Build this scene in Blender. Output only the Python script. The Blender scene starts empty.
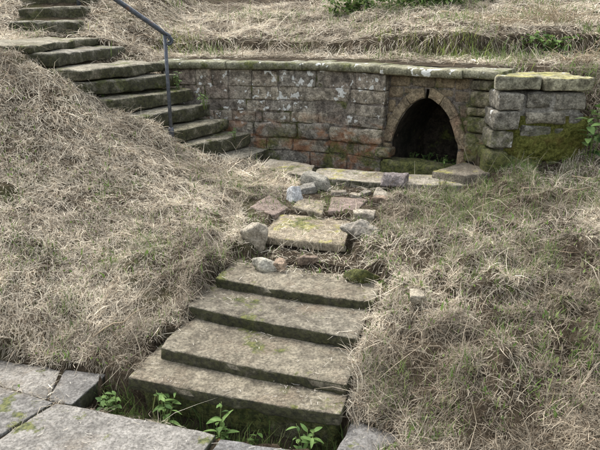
import bpy, math, random
import numpy as np
from mathutils import Vector, Matrix
R = math.radians
rng = np.random.default_rng(7)
random.seed(7)
scn = bpy.context.scene
col = scn.collection

# ------------------------------------------------------------------ camera
cam = bpy.data.cameras.new('camera'); camo = bpy.data.objects.new('camera', cam); col.objects.link(camo)
cam.sensor_width = 36; cam.lens = 583 / 600 * 36; cam.clip_start = .05; cam.clip_end = 500
camo.location = (0, 0, 1.7); camo.rotation_euler = (R(90 - 19.5), 0, 0)
scn.camera = camo
# ------------------------------------------------------------------ sky: bright overcast
SUN_EL, SUN_AZ = 55, -35          # azimuth clockwise from +Y (behind the wall, a little to the left)
w = bpy.data.worlds.new('World'); scn.world = w; w.use_nodes = True
nt = w.node_tree; nt.nodes.clear()
sky = nt.nodes.new('ShaderNodeTexSky'); sky.sky_type = 'NISHITA'; sky.sun_disc = False
sky.sun_elevation = R(SUN_EL); sky.sun_rotation = R(SUN_AZ); sky.dust_density = 4; sky.air_density = 1.5
hs = nt.nodes.new('ShaderNodeHueSaturation'); hs.inputs['Saturation'].default_value = .38
bg = nt.nodes.new('ShaderNodeBackground'); bg.inputs['Strength'].default_value = .15
wo = nt.nodes.new('ShaderNodeOutputWorld')
nt.links.new(sky.outputs[0], hs.inputs['Color']); nt.links.new(hs.outputs[0], bg.inputs[0]); nt.links.new(bg.outputs[0], wo.inputs[0])
sl = bpy.data.lights.new('sun', 'SUN'); sl.energy = 1.3; sl.angle = R(40); sl.color = (1, .98, .95)
so = bpy.data.objects.new('sun', sl); col.objects.link(so)
sd = Vector((math.sin(R(SUN_AZ)) * math.cos(R(SUN_EL)), math.cos(R(SUN_AZ)) * math.cos(R(SUN_EL)), math.sin(R(SUN_EL))))
so.rotation_euler = sd.to_track_quat('Z', 'Y').to_euler(); so.location = (0, 0, 12)
scn.view_settings.view_transform = 'Standard'; scn.view_settings.look = 'None'
scn.view_settings.exposure = 1.6; scn.view_settings.gamma = 1
scn.render.engine = 'CYCLES'

# ------------------------------------------------------------------ noise and mesh helpers
def _hash(ix, iy, iz, seed):
    h = (ix.astype(np.int64) * 374761393 + iy.astype(np.int64) * 668265263 + iz.astype(np.int64) * 2147483647 + seed * 974634777) & 0xffffffff
    h = ((h ^ (h >> 13)) * 1274126177) & 0xffffffff
    h = ((h ^ (h >> 16)) * 2246822519) & 0xffffffff
    return ((h ^ (h >> 15)) & 0xffff) / 65535.0 * 2 - 1
def vnoise(p, seed=0):
    p = np.asarray(p, float); i = np.floor(p).astype(np.int64); f = p - i; f = f * f * (3 - 2 * f)
    r = 0
    for dx in (0, 1):
        for dy in (0, 1):
            for dz in (0, 1):
                wgt = (f[:, 0] if dx else 1 - f[:, 0]) * (f[:, 1] if dy else 1 - f[:, 1]) * (f[:, 2] if dz else 1 - f[:, 2])
                r = r + wgt * _hash(i[:, 0] + dx, i[:, 1] + dy, i[:, 2] + dz, seed)
    return r
def fbm(p, oct=3, seed=0):
    p = np.asarray(p, float); a = 1; s = 0; t = 0
    for k in range(oct):
        s = s + a * vnoise(p * 2 ** k, seed + 17 * k); t += a; a *= .5
    return s / t
def fbm2(x, y, f, oct=3, seed=0):
    return fbm(np.stack([np.ravel(x) * f, np.ravel(y) * f, np.full(np.size(x), seed * 3.71 + .37)], 1), oct, seed).reshape(np.shape(x))
def sstep(a, b, x):
    t = np.clip((x - a) / (b - a), 0, 1); return t * t * (3 - 2 * t)

def mesh(name, v, f, mat, parent=None, smooth=True, origin=None):
    v = np.asarray(v, float)
    o3 = np.array(origin, float) if origin is not None else np.zeros(3)
    me = bpy.data.meshes.new(name); me.from_pydata((v - o3).tolist(), [], [tuple(map(int, q)) for q in f]); me.update()
    if smooth: me.polygons.foreach_set('use_smooth', [True] * len(me.polygons))
    if mat: me.materials.append(mat)
    o = bpy.data.objects.new(name, me); col.objects.link(o)
    if parent is not None:
        o.parent = parent; w_ = parent; base_ = Vector((0, 0, 0))
        while w_ is not None: base_ += w_.location; w_ = w_.parent
        o.location = Vector(o3) - base_
    else: o.location = o3
    return o
def tag(o, label=None, cat=None, group=None, kind=None):
    if label: o['label'] = label
    if cat: o['category'] = cat
    if group: o['group'] = group
    if kind: o['kind'] = kind
    return o
def thing(name, loc, label, cat, group=None):
    o = bpy.data.objects.new(name, None); col.objects.link(o); o.location = loc; o.empty_display_size = .1
    return tag(o, label, cat, group)

def axis_pts(h, r, res):
    n = max(1, int(round(2 * (h - r) / res)))
    return np.r_[-h, -h + r * .35, np.linspace(-h + r, h - r, n + 1), h - r * .35, h]
def block(hx, hy, hz, r=.015, res=.03, amp=.006, freq=9., seed=0, cut=0., oct=3):
    """a rough stone block: rounded box, noise on every face; returns verts, faces (local)"""
    r = min(r, hx * .9, hy * .9, hz * .9)
    A = [axis_pts(hx, r, res), axis_pts(hy, r, res), axis_pts(hz, r, res)]; H = np.array([hx, hy, hz])
    V = []; F = []; base = 0
    for ax in range(3):
        b, c = (ax + 1) % 3, (ax + 2) % 3
        for sg in (-1, 1):
            B, Cg = np.meshgrid(A[b], A[c], indexing='ij')
            p = np.zeros((B.size, 3)); p[:, ax] = sg * H[ax]; p[:, b] = B.ravel(); p[:, c] = Cg.ravel()
            n, m = B.shape
            i = np.arange(n - 1)[:, None] * m + np.arange(m - 1)[None]
            q = np.stack([i, i + m, i + m + 1, i + 1], -1).reshape(-1, 4)
            if sg < 0: q = q[:, ::-1]
            V.append(p); F.append(q + base); base += len(p)
    V = np.vstack(V); F = np.vstack(F)
    _, idx, inv = np.unique(np.round(V, 5), axis=0, return_index=True, return_inverse=True)
    V = V[idx]; F = inv.reshape(-1)[F]
    qv = np.clip(V, -(H - r), H - r); d = V - qv; L = np.linalg.norm(d, axis=1, keepdims=True); L[L == 0] = 1
    nrm = d / L
    V = qv + nrm * r
    off = np.array([seed * 1.37 + 3.1, seed * 2.11 + 1.7, seed * .73 + 9.2])
    V = V + nrm * (amp * fbm(V * freq + off, oct, seed)[:, None])
    V = V + amp * .8 * np.stack([fbm(V * freq * .4 + off + k * 11, 2, seed + k) for k in range(3)], 1)
    if cut:                                                     # chipped corners
        e = np.abs(V) / H; m = (e > .8).sum(1) >= 2
        g = sstep(.1, .5, fbm(V * 6 + off + 40, 2, seed + 9)) * m
        V = V * (1 - cut * g)[:, None]
    return V, F
def chips(V, hx, hy, hz, amt, seed):
    e = (np.abs(V) > np.array([hx, hy, hz]) - .022).sum(1) >= 2
    g = sstep(.05, .45, fbm(V * 9 + seed * 1.7, 3, seed)) + .35 * sstep(.1, .4, fbm(V * 30 + seed, 2, seed + 3))
    d = np.sign(V) * (np.abs(V) > np.array([hx, hy, hz]) - .022)
    return V - d * (amt * g * e)[:, None]
def quadmap(V, hx, hy, quad, ztop, hz):
    """map a block (x across, y back, z up) on a plan quad FL FR BR BL with corner heights; top = ztop"""
    u = (V[:, 0] / hx + 1) / 2; v = (V[:, 1] / hy + 1) / 2
    q = np.array(quad, float); z = np.array(ztop if np.ndim(ztop) else [ztop] * 4, float)
    wts = np.stack([(1 - u) * (1 - v), u * (1 - v), u * v, (1 - u) * v], 1)
    return np.c_[wts @ q, wts @ z + V[:, 2] - hz]
def slab(name, quad, ztop, thick, mat, parent=None, r=.012, res=.035, amp=.006, freq=7, seed=1, cut=0., wear=0., chip=.006, origin=None):
    q = np.array(quad, float)
    hx = (np.linalg.norm(q[1] - q[0]) + np.linalg.norm(q[2] - q[3])) / 4; hy = (np.linalg.norm(q[3] - q[0]) + np.linalg.norm(q[2] - q[1])) / 4
    V, F = block(hx, hy, thick / 2, r, res, amp, freq, seed, cut)
    if chip: V = chips(V, hx, hy, thick / 2, chip, seed)
    if wear:
        V[:, 2] -= wear * np.clip(1 - (V[:, 0] / hx) ** 2, 0, 1) * (V[:, 2] > 0)
    V = quadmap(V, hx, hy, quad, ztop, thick / 2)
    c = np.r_[q.mean(0), V[:, 2].min()]
    return mesh(name, V, F, mat, parent, origin=c if origin is None else origin)
def tube(path, rad, n=10, cap=True):
    path = [Vector(p) for p in path]; V = []; F = []
    rads = rad if isinstance(rad, (list, tuple)) else [rad] * len(path)
    up = None
    for i, p in enumerate(path):
        t = (path[min(i + 1, len(path) - 1)] - path[max(i - 1, 0)]).normalized()
        if up is None: up = t.orthogonal().normalized()
        up = (up - t * up.dot(t)).normalized(); s = t.cross(up)
        for k in range(n):
            a = 2 * math.pi * k / n; V.append(p + (up * math.cos(a) + s * math.sin(a)) * rads[i])
    for i in range(len(path) - 1):
        for k in range(n): F.append((i * n + k, i * n + (k + 1) % n, (i + 1) * n + (k + 1) % n, (i + 1) * n + k))
    if cap:
        F.append(tuple(range(n))[::-1]); F.append(tuple(range((len(path) - 1) * n, len(path) * n)))
    return [tuple(v) for v in V], F
def join(parts):
    V = []; F = []; b = 0
    for v, f in parts:
        V += [tuple(x) for x in v]; F += [tuple(int(i) + b for i in q) for q in f]; b += len(v)
    return V, F

# ------------------------------------------------------------------ materials
class NT:
    def __init__(s, name):
        s.m = bpy.data.materials.new(name); s.m.use_nodes = True; s.t = s.m.node_tree
        s.b = s.t.nodes['Principled BSDF']; s.out = s.t.nodes['Material Output']
        s.geo = s.n('ShaderNodeNewGeometry'); s.pos = s.geo.outputs['Position']
    def n(s, k, **kw):
        x = s.t.nodes.new(k)
        for a, v in kw.items(): setattr(x, a, v)
        return x
    def l(s, a, b): s.t.links.new(a, b)
    def noise(s, sc, det=4, rough=.6, off=(0, 0, 0), dist=0., stretch=(1, 1, 1)):
        mp = s.n('ShaderNodeMapping'); mp.inputs['Location'].default_value = off; mp.inputs['Scale'].default_value = stretch
        s.l(s.pos, mp.inputs[0])
        x = s.n('ShaderNodeTexNoise'); x.inputs['Scale'].default_value = sc; x.inputs['Detail'].default_value = det
        x.inputs['Roughness'].default_value = rough; x.inputs['Distortion'].default_value = dist
        s.l(mp.outputs[0], x.inputs['Vector']); return x.outputs['Fac']
    def math(s, op, a, b=None, clamp=False):
        x = s.n('ShaderNodeMath', operation=op, use_clamp=clamp)
        for i, v in enumerate((a, b)):
            if v is None: continue
            if isinstance(v, (int, float)): x.inputs[i].default_value = v
            else: s.l(v, x.inputs[i])
        return x.outputs[0]
    def ramp(s, fac, a, b):      # smooth 0..1 between a and b
        x = s.n('ShaderNodeMapRange', interpolation_type='SMOOTHSTEP')
        for i, v in zip((1, 2), (a, b)): x.inputs[i].default_value = v
        s.l(fac, x.inputs[0]); return x.outputs[0]
    def mix(s, fac, a, b, blend='MIX'):
        x = s.n('ShaderNodeMix', data_type='RGBA', blend_type=blend)
        for i, v in ((0, fac), (6, a), (7, b)):
            if isinstance(v, (int, float)): x.inputs[i].default_value = v
            elif isinstance(v, tuple): x.inputs[i].default_value = (*v, 1)
            else: s.l(v, x.inputs[i])
        return x.outputs[2]
    def bump(s, h, strength, dist, prev=None):
        x = s.n('ShaderNodeBump'); x.inputs['Strength'].default_value = strength; x.inputs['Distance'].default_value = dist
        s.l(h, x.inputs['Height'])
        if prev is not None: s.l(prev, x.inputs['Normal'])
        return x.outputs[0]
    def finish(s, colr, rough=.95, normal=None, spec=.2):
        if isinstance(colr, tuple): s.b.inputs['Base Color'].default_value = (*colr, 1)
        else: s.l(colr, s.b.inputs['Base Color'])
        s.b.inputs['Roughness'].default_value = rough; s.b.inputs['Specular IOR Level'].default_value = spec
        if normal is not None: s.l(normal, s.b.inputs['Normal'])
        return s.m
    def z(s):
        x = s.n('ShaderNodeSeparateXYZ'); s.l(s.pos, x.inputs[0]); return x.outputs[2]
    def nz(s):
        x = s.n('ShaderNodeSeparateXYZ'); s.l(s.geo.outputs['True Normal'], x.inputs[0]); return x.outputs[2]
    def rnd(s):
        return s.n('ShaderNodeObjectInfo').outputs['Random']

def stone_mat(name, ca, cb, cc, lichen=0., lich_z=None, orange=0., orange_z=None, moss=0., moss_z=None, vmoss=0., bump=1., lich_scale=11., yellow=0., dirt=0., mott=.85):
    s = NT(name)
    c = s.mix(s.ramp(s.noise(3.2, 5, .62), .35, .65), ca, cb)
    c = s.mix(s.ramp(s.noise(1.6, 6, .65, (7, 3, 1)), .48, .72), c, cc)
    r = s.rnd()
    c = s.mix(1., c, s.mix(r, (.80, .80, .82), (1.16, 1.12, 1.05)), 'MULTIPLY')
    fine = s.noise(75, 3, .7)
    c = s.mix(.8, c, s.mix(s.ramp(fine, .3, .7), (.5, .49, .48), (1.45, 1.45, 1.45)), 'MULTIPLY')
    mid = s.noise(17, 5, .7, (2, 8, 4))
    c = s.mix(mott, c, s.mix(s.ramp(mid, .36, .64), (.42, .41, .39), (1.5, 1.5, 1.46)), 'MULTIPLY')
    pit = s.ramp(s.noise(34, 4, .75, (1, 4, 8)), .60, .70)
    c = s.mix(s.math('MULTIPLY', pit, .6 * mott), c, (.05, .045, .035))
    z = s.z()
    if orange:
        o = s.ramp(s.noise(4.2, 5, .65, (11, 5, 2), .6, (1, 1, 1.7)), .53 - orange * .1, .64)
        if orange_z: o = s.math('MULTIPLY', o, s.ramp(s.math('ADD', z, s.math('MULTIPLY', s.noise(3, 2), .25)), orange_z[1], orange_z[0]))
        c = s.mix(s.math('MULTIPLY', o, .85), c, s.mix(s.ramp(mid, .35, .7), (.15, .065, .032), (.29, .145, .07)))
    if yellow:
        yk = s.math('MULTIPLY', s.ramp(s.noise(5, 5, .7, (1, 9, 4)), .56 - yellow * .18, .62), s.ramp(s.nz(), .4, .8))
        c = s.mix(s.math('MULTIPLY', yk, .85), c, s.mix(s.ramp(mid, .35, .65), (.17, .16, .05), (.33, .30, .10)))
    if dirt:
        dk = s.math('MULTIPLY', s.ramp(s.noise(2.6, 6, .7, (4, 1, 6)), .5, .66), dirt)
        c = s.mix(dk, c, s.mix(s.ramp(fine, .3, .7), (.07, .055, .038), (.17, .135, .095)))
    if moss:
        mm = s.ramp(s.noise(3.7, 6, .7, (5, 5, 9)), .62 - moss * .22, .66 - moss * .1)
        if moss_z: mm = s.math('MULTIPLY', mm, s.ramp(s.math('ADD', z, s.math('MULTIPLY', s.noise(4, 3), .2)), moss_z[1], moss_z[0]))
        c = s.mix(s.math('MULTIPLY', mm, .85), c, s.mix(s.ramp(s.noise(38, 3, .7), .35, .65), (.028, .036, .010), (.11, .115, .032)))
    if vmoss:
        vv = s.math('MULTIPLY', s.ramp(s.nz(), .55, .2), s.ramp(s.noise(7, 5, .7, (3, 1, 7)), .62 - vmoss * .3, .66 - vmoss * .1))
        c = s.mix(s.math('MULTIPLY', vv, .9), c, s.mix(s.ramp(s.noise(40, 3, .7), .3, .7), (.014, .014, .009), (.052, .052, .022)))
    if lichen:
        k = s.ramp(s.math('ADD', s.noise(lich_scale, 2.5, .55, (9, 2, 3), .1), s.math('MULTIPLY', s.math('SUBTRACT', s.noise(3.0, 3, .55, (6, 6, 1)), .5), .5)), .72 - lichen * .16, .74 - lichen * .16)
        if lich_z: k = s.math('MULTIPLY', k, s.ramp(s.math('ADD', z, s.math('MULTIPLY', s.noise(5, 2), .12)), lich_z[0], lich_z[1]))
        k = s.math('MULTIPLY', k, s.ramp(s.noise(110, 3, .7), .22, .42))
        c = s.mix(s.math('MULTIPLY', k, .85), c, s.mix(s.ramp(mid, .3, .6), (.45, .45, .42), (.62, .62, .58)))
    b = s.bump(mid, .7 * bump, .03); b = s.bump(fine, .6 * bump, .008, b)
    return s.finish(c, .95, b)

M = {}
M['wall'] = stone_mat('wall_sandstone', (.17, .154, .128), (.255, .232, .193), (.155, .118, .098), lichen=.85, lich_z=(.78, .95), orange=.75, orange_z=(.84, 1.02), moss=.5, moss_z=(.62, .98), bump=1.3, lich_scale=17)
M['wall_low'] = M['wall']
M['arch'] = stone_mat('arch_sandstone', (.155, .125, .085), (.215, .18, .125), (.15, .09, .065), moss=.3, bump=1.0, mott=.6)
M['pilaster'] = stone_mat('pilaster_sandstone', (.14, .125, .085), (.20, .185, .13), (.15, .09, .06), orange=.5, orange_z=(.78, 1.0), moss=.7, bump=1.3)
M['coping'] = stone_mat('coping_sandstone', (.145, .140, .095), (.205, .20, .145), (.12, .12, .075), lichen=.5, moss=.5, bump=.9, lich_scale=14, mott=.6)
M['buttress'] = stone_mat('buttress_sandstone', (.145, .135, .112), (.21, .198, .168), (.115, .105, .085), lichen=.25, moss=.95, moss_z=(.86, 1.12), bump=1.5)
M['cap'] = stone_mat('cap_sandstone', (.17, .165, .12), (.235, .225, .17), (.14, .13, .095), lichen=.1, yellow=.95, moss=.3, bump=1.2)
M['mortar'] = stone_mat('mortar', (.12, .105, .092), (.17, .152, .135), (.09, .08, .065), moss=.5, orange=.8, orange_z=(.82, 1.0), bump=1.5)
M['mortar_pale'] = stone_mat('mortar_pale', (.17, .16, .14), (.22, .21, .185), (.15, .14, .12), moss=.8, moss_z=(.8, 1.1), bump=1.2, mott=.6)
M['niche'] = stone_mat('shaded_niche_stone', (.028, .023, .018), (.045, .037, .027), (.02, .02, .013), moss=.1, bump=1.5)  # shade inside the niche is put into these near-black stone colours
M['step'] = stone_mat('step_sandstone', (.128, .115, .087), (.172, .156, .121), (.098, .087, .066), vmoss=1.5, moss=.2, bump=.9, dirt=.75, mott=.6)
M['upstep'] = stone_mat('upper_step_sandstone', (.15, .14, .108), (.205, .192, .155), (.105, .10, .068), vmoss=1.15, moss=.45, bump=1.1, dirt=.35, mott=.6)
M['slab'] = stone_mat('paving_stone', (.112, .109, .103), (.155, .151, .144), (.09, .087, .081), vmoss=.9, moss=.12, bump=.6, lich_scale=5, dirt=.5, mott=.45)
M['kerb'] = stone_mat('kerb_stone', (.20, .182, .15), (.255, .238, .20), (.15, .138, .11), vmoss=.8, moss=.3, yellow=.1, bump=.8, dirt=.6, mott=.5)
M['flag'] = stone_mat('flagstone', (.155, .135, .102), (.205, .18, .138), (.12, .105, .078), yellow=.2, moss=.2, bump=.9, dirt=.7, mott=.5)
M['redflag'] = stone_mat('red_flagstone', (.15, .115, .098), (.205, .16, .135), (.12, .098, .085), bump=.9, dirt=.6, mott=.6)
M['greyrock'] = stone_mat('grey_rock', (.22, .215, .185), (.29, .28, .245), (.18, .172, .145), bump=.9, mott=.5, dirt=.3)
M['paleslate'] = stone_mat('blue_grey_rock', (.27, .28, .29), (.33, .34, .345), (.23, .24, .245), bump=.5, mott=.3)
M['purplerock'] = stone_mat('purple_rock', (.185, .16, .15), (.245, .215, .20), (.155, .13, .12), bump=1., mott=.5)
M['roundrock'] = stone_mat('round_rock', (.21, .19, .155), (.275, .25, .205), (.17, .15, .12), bump=1., dirt=.6, mott=.5)
M['brownrock'] = stone_mat('brown_rock', (.17, .13, .10), (.23, .18, .14), (.13, .10, .08), bump=1., dirt=.3)
M['mossrock'] = stone_mat('mossy_rock', (.085, .078, .05), (.12, .11, .075), (.065, .062, .04), moss=1.4, bump=1.5)

def soil_mat():
    s = NT('soil_and_thatch')
    a = s.noise(9, 8, .75); f = s.noise(60, 5, .8, (3, 3, 3), .8)
    c = s.mix(s.ramp(a, .35, .65), (.024, .018, .012), (.085, .066, .044))
    c = s.mix(s.math('MULTIPLY', s.ramp(f, .54, .68), .6), c, (.22, .185, .13))
    g = s.ramp(s.noise(2.2, 5, .65, (8, 1, 2)), .52, .68)
    c = s.mix(s.math('MULTIPLY', g, .35), c, (.075, .085, .028))
    b = s.bump(a, .8, .05); b = s.bump(f, 1., .012, b)
    return s.finish(c, 1, b, .05)
M['soil'] = soil_mat()
def dark_soil():
    s = NT('dark_wet_soil'); f = s.noise(30, 6, .75)
    c = s.mix(s.ramp(f, .35, .65), (.018, .014, .009), (.06, .05, .03)); return s.finish(c, .95, s.bump(f, 1, .02), .15)
M['dark'] = dark_soil()
def fibre(name, translucent=.25, rough=.75):
    s = NT(name)
    at = s.n('ShaderNodeAttribute', attribute_name='tint')
    s.l(at.outputs['Color'], s.b.inputs['Base Color']); s.b.inputs['Roughness'].default_value = rough; s.b.inputs['Specular IOR Level'].default_value = .15
    tr = s.n('ShaderNodeBsdfTranslucent'); s.l(at.outputs['Color'], tr.inputs[0])
    mx = s.n('ShaderNodeMixShader'); mx.inputs[0].default_value = translucent
    s.l(s.b.outputs[0], mx.inputs[1]); s.l(tr.outputs[0], mx.inputs[2]); s.l(mx.outputs[0], s.out.inputs[0])
    return s.m
M['straw'] = fibre('dry_straw'); M['grass'] = fibre('green_blade', .3)
def leaf_mat(name, a, b):
    s = NT(name); c = s.mix(s.rnd(), a, b); c = s.mix(.4, c, s.mix(s.ramp(s.noise(60, 3), .35, .65), (.65, .7, .6), (1.25, 1.2, 1.2)), 'MULTIPLY')
    s.l(c, s.b.inputs['Base Color']); s.b.inputs['Roughness'].default_value = .7; s.b.inputs['Specular IOR Level'].default_value = .2
    tr = s.n('ShaderNodeBsdfTranslucent'); s.l(c, tr.inputs[0]); mx = s.n('ShaderNodeMixShader'); mx.inputs[0].default_value = .3
    s.l(s.b.outputs[0], mx.inputs[1]); s.l(tr.outputs[0], mx.inputs[2]); s.l(mx.outputs[0], s.out.inputs[0]); return s.m
M['leaf'] = leaf_mat('leaf_green', (.085, .15, .04), (.15, .23, .07)); M['leaf_dark'] = leaf_mat('leaf_dark', (.035, .075, .02), (.09, .15, .04))
M['stem'] = NT('plant_stem').finish((.10, .13, .04), .7)
M['twig'] = NT('dry_twig').finish((.30, .24, .16), .85)
M['dry_leaf'] = leaf_mat('leaf_dry', (.30, .17, .08), (.36, .22, .11))
def iron():
    s = NT('painted_iron'); f = s.noise(40, 4, .7)
    c = s.mix(s.ramp(f, .45, .7), (.035, .042, .052), (.09, .095, .105)); c = s.mix(s.ramp(s.noise(14, 5, .7), .58, .68), c, (.10, .05, .028)); return s.finish(c, .45, s.bump(f, .3, .003), .5)
M['iron'] = iron()

# ------------------------------------------------------------------ plan of the place
STEPS = [  # FL, FR, run, top z of the lower flight
    ((-.83, 2.385), (.175, 2.10), .34, .09), ((-.709, 2.539), (.215, 2.23), .42, .155),
    ((-.615, 2.846), (.28, 2.495), .38, .23), ((-.49, 3.066), (.395, 2.772), .30, .29)]
RUN = np.array((.31, .95))
def step_quad(k):
    a, b, run, z = STEPS[k]; d = RUN * run; return [a, b, tuple(np.array(b) + d), tuple(np.array(a) + d)], z
S5 = [(-.235, 3.455), (.285, 3.335), (.36, 3.80), (-.17, 3.90)]; S5Z = .40
# upper flight: far end, near end, height
UP = [((-.28, 5.47), (-.62, 4.92), .543), ((-.462, 5.47), (-1.0, 4.84), .687), ((-.648, 5.47), (-1.1, 4.85), .81), ((-.83, 5.50), (-1.3, 4.76), .955),
      ((-.965, 5.50), (-1.55, 4.75), 1.095), ((-1.126, 5.50), (-1.70, 4.69), 1.225), ((-1.25, 5.52), (-1.71, 4.68), 1.325), ((-1.70, 5.9), (-1.95, 4.74), 1.45), ((-1.95, 6.0), (-2.10, 4.74), 1.52)]
UW = [.45, .45, .45, .42, .40, .34, .42, .46, .50]
# wall line (front edge of the coping), left to right
WP = np.array([(-1.30, 5.56), (-.46, 5.49), (.267, 5.33), (.676, 5.05), (1.26, 4.66), (1.5, 4.5)])
def catmull(P, n=40):
    Q = np.vstack([2 * P[0] - P[1], P, 2 * P[-1] - P[-2]]); out = []
    for i in range(1, len(Q) - 2):
        for t in np.linspace(0, 1, n, endpoint=False):
            a, b, c, d = Q[i - 1], Q[i], Q[i + 1], Q[i + 2]
            out.append(.5 * (2 * b + (c - a) * t + (2 * a - 5 * b + 4 * c - d) * t * t + (3 * b - a - 3 * c + d) * t ** 3))
    out.append(P[-1]); return np.array(out)
WC = catmull(WP); WS = np.r_[0, np.cumsum(np.hypot(*np.diff(WC, axis=0).T))]
WT = np.gradient(WC, axis=0); WT /= np.hypot(*WT.T)[:, None]; WN = np.c_[WT[:, 1], -WT[:, 0]]     # normal towards the steps
FACE = .045                       # the wall face stands this far behind the coping's front edge
def wall_pt(s, d, z):
    """s along the wall, d behind the wall face (negative = proud), z up"""
    s = np.asarray(s, float); sc = np.clip(s, 0, WS[-1])
    p = np.c_[np.interp(sc, WS, WC[:, 0]), np.interp(sc, WS, WC[:, 1])]
    n = np.c_[np.interp(sc, WS, WN[:, 0]), np.interp(sc, WS, WN[:, 1])]; n /= np.linalg.norm(n, axis=1)[:, None]
    t = np.c_[-n[:, 1], n[:, 0]]
    p = p + t * (s - sc)[:, None] - n * (np.asarray(d, float) + FACE)[:, None]
    return np.c_[p, np.broadcast_to(z, s.shape)]
def wall_sd(x, y):
    """inverse: nearest s and depth behind the face for points"""
    X = np.ravel(x); Y = np.ravel(y); bs = np.full(X.shape, 1e9); S = np.zeros(X.shape); D = np.zeros(X.shape)
    for i in range(0, len(WC), 3):
        dx = X - WC[i, 0]; dy = Y - WC[i, 1]; dd = dx * dx + dy * dy; m = dd < bs
        bs = np.where(m, dd, bs); S = np.where(m, WS[i], S); D = np.where(m, -(dx * WN[i, 0] + dy * WN[i, 1]), D)
    return S.reshape(np.shape(x)), (D - FACE).reshape(np.shape(x))
def inpoly(x, y, poly):
    x = np.asarray(x); r = np.zeros(x.shape, bool); n = len(poly)
    for i in range(n):
        x1, y1 = poly[i]; x2, y2 = poly[(i + 1) % n]
        if y1 == y2: continue
        c = ((y1 > y) != (y2 > y)) & (x < (x2 - x1) * (y - y1) / (y2 - y1) + x1); r ^= c
    return r

# ------------------------------------------------------------------ ground heights
CTRL = np.array([
 (-6, .5, .0), (-3.5, 1.2, .05), (-4, 2.6, .35), (-2.4, 2.3, .03), (-1.62, 2.62, .05), (-1.1, 2.66, .06), (-.92, 2.62, .085), (-.82, 2.75, .165), (-.74, 3.0, .285), (-.62, 3.25, .365), (-.40, 3.5, .42), (-.45, 3.85, .445),
 (-.35, 4.3, .445), (-.33, 4.75, .455), (-.62, 4.7, .49), (-.95, 4.72, .62), (-1.17, 4.72, .84), (-1.5, 4.68, .965), (-1.71, 4.58, 1.09), (-1.95, 4.6, 1.28), (-2.25, 4.7, 1.46), (-3.2, 4.8, 1.54), (-5, 5, 1.65), (-2.6, 5.4, 1.50), (-2.3, 5.6, 1.50), (-3.4, 5.6, 1.56),
 (-1.26, 3.4, .36), (-2.04, 3.9, .84), (-1.78, 3.2, .42), (-1.3, 4.1, .66), (-.75, 3.9, .50), (-.9, 4.4, .60), (-3.2, 3.6, .85), (-1.2, 2.95, .20),
 (.30, 2.20, .06), (.36, 2.36, .16), (.44, 2.62, .255), (.56, 2.95, .34), (.50, 3.3, .41), (.55, 3.7, .445), (.75, 4.1, .45), (1.15, 4.15, .475), (1.45, 4.15, .575), (2.1, 4.15, .66), (2.35, 4.35, .80), (2.5, 4.9, 1.25),
 (.8, 1.95, .10), (1.2, 1.9, .20), (2.0, 1.9, .34), (3.2, 2.0, .55), (1.2, 3, .47), (2, 3.2, .56), (.75, 2.45, .27), (4, 3.2, .85), (6, 3, 1.1), (3, .8, .1), (.5, .9, 0), (1.6, .9, .05), (-.5, .5, 0), (6, 0, .1), (0, -3, -.05), (-5, -3, -.05), (5, -3, -.05),
 (.05, 3.2, .33), (.1, 4.2, .45), (.3, 3.0, .31), (-.2, 3.15, .31)])
def tps_fit(C, lam=2e-4):
    P = C[:, :2]; n = len(P); r2 = ((P[:, None] - P[None]) ** 2).sum(-1); K = np.where(r2 > 0, r2 * np.log(r2 + 1e-12) * .5, 0) + lam * np.eye(n)
    A = np.zeros((n + 3, n + 3)); A[:n, :n] = K; A[:n, n] = A[n, :n] = 1; A[:n, n + 1:] = P; A[n + 1:, :n] = P.T
    return np.linalg.solve(A, np.r_[C[:, 2], 0, 0, 0])
TW = tps_fit(CTRL)
def tps(x, y):
    out = TW[-3] + TW[-2] * x + TW[-1] * y
    for k, (cx, cy, _) in enumerate(CTRL):
        r2 = (x - cx) ** 2 + (y - cy) ** 2; out = out + TW[k] * r2 * np.log(r2 + 1e-12) * .5
    return out
PAVE = [
 ([(-1.150, 2.306), (-.362, 2.090), (-.70, 1.16), (-1.70, 1.42)], .0), ([(-1.50, 2.455), (-1.163, 2.312), (-1.715, 1.43), (-2.15, 1.65)], -.004),
 ([(-1.20, 2.338), (-1.075, 2.305), (-.985, 2.555), (-1.22, 2.60)], -.010), ([(-1.9, 2.62), (-1.212, 2.345), (-1.23, 2.605), (-1.8, 2.74)], -.014),
 ([(-.345, 2.062), (.135, 1.960), (-.15, 1.02), (-.68, 1.15)], -.006), ([(.145, 1.965), (.235, 2.185), (.455, 2.06), (.26, 1.93)], .004), ([(.15, 1.945), (.50, 1.86), (.25, .95), (-.135, 1.015)], -.004),
 ([(-1.71, 1.40), (-.705, 1.145), (-1.02, .25), (-2.05, .50)], 0), ([(-.69, 1.14), (.24, .935), (-.05, .02), (-1.0, .24)], -.003), ([(-2.16, 1.63), (-1.725, 1.43), (-2.07, .5), (-2.55, .7)], -.006), ([(-2.06, .48), (-.07, .0), (-.4, -.95), (-2.4, -.5)], -.004)]
BARE = [(-.50, 4.12, .09), (-.36, 4.3, .07), (-.55, 3.95, .07), (.95, 2.75, .10), (1.5, 3.0, .09), (.9, 2.2, .12), (.75, 2.05, .10), (1.35, 3.55, .09), (-1.9, 3.6, .07), (-1.25, 3.75, .08), (2.0, 3.4, .1), (.45, 3.05, .10), (1.25, 2.35, .10), (-1.5, 3.15, .08), (-1.0, 3.2, .08)]
LIP = .66
CHANNEL = [(-.975, 2.525), (-.86, 2.455), (-.6, 2.40), (.21, 2.17), (.20, 1.99), (-.35, 2.085), (-1.075, 2.345)]
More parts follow.
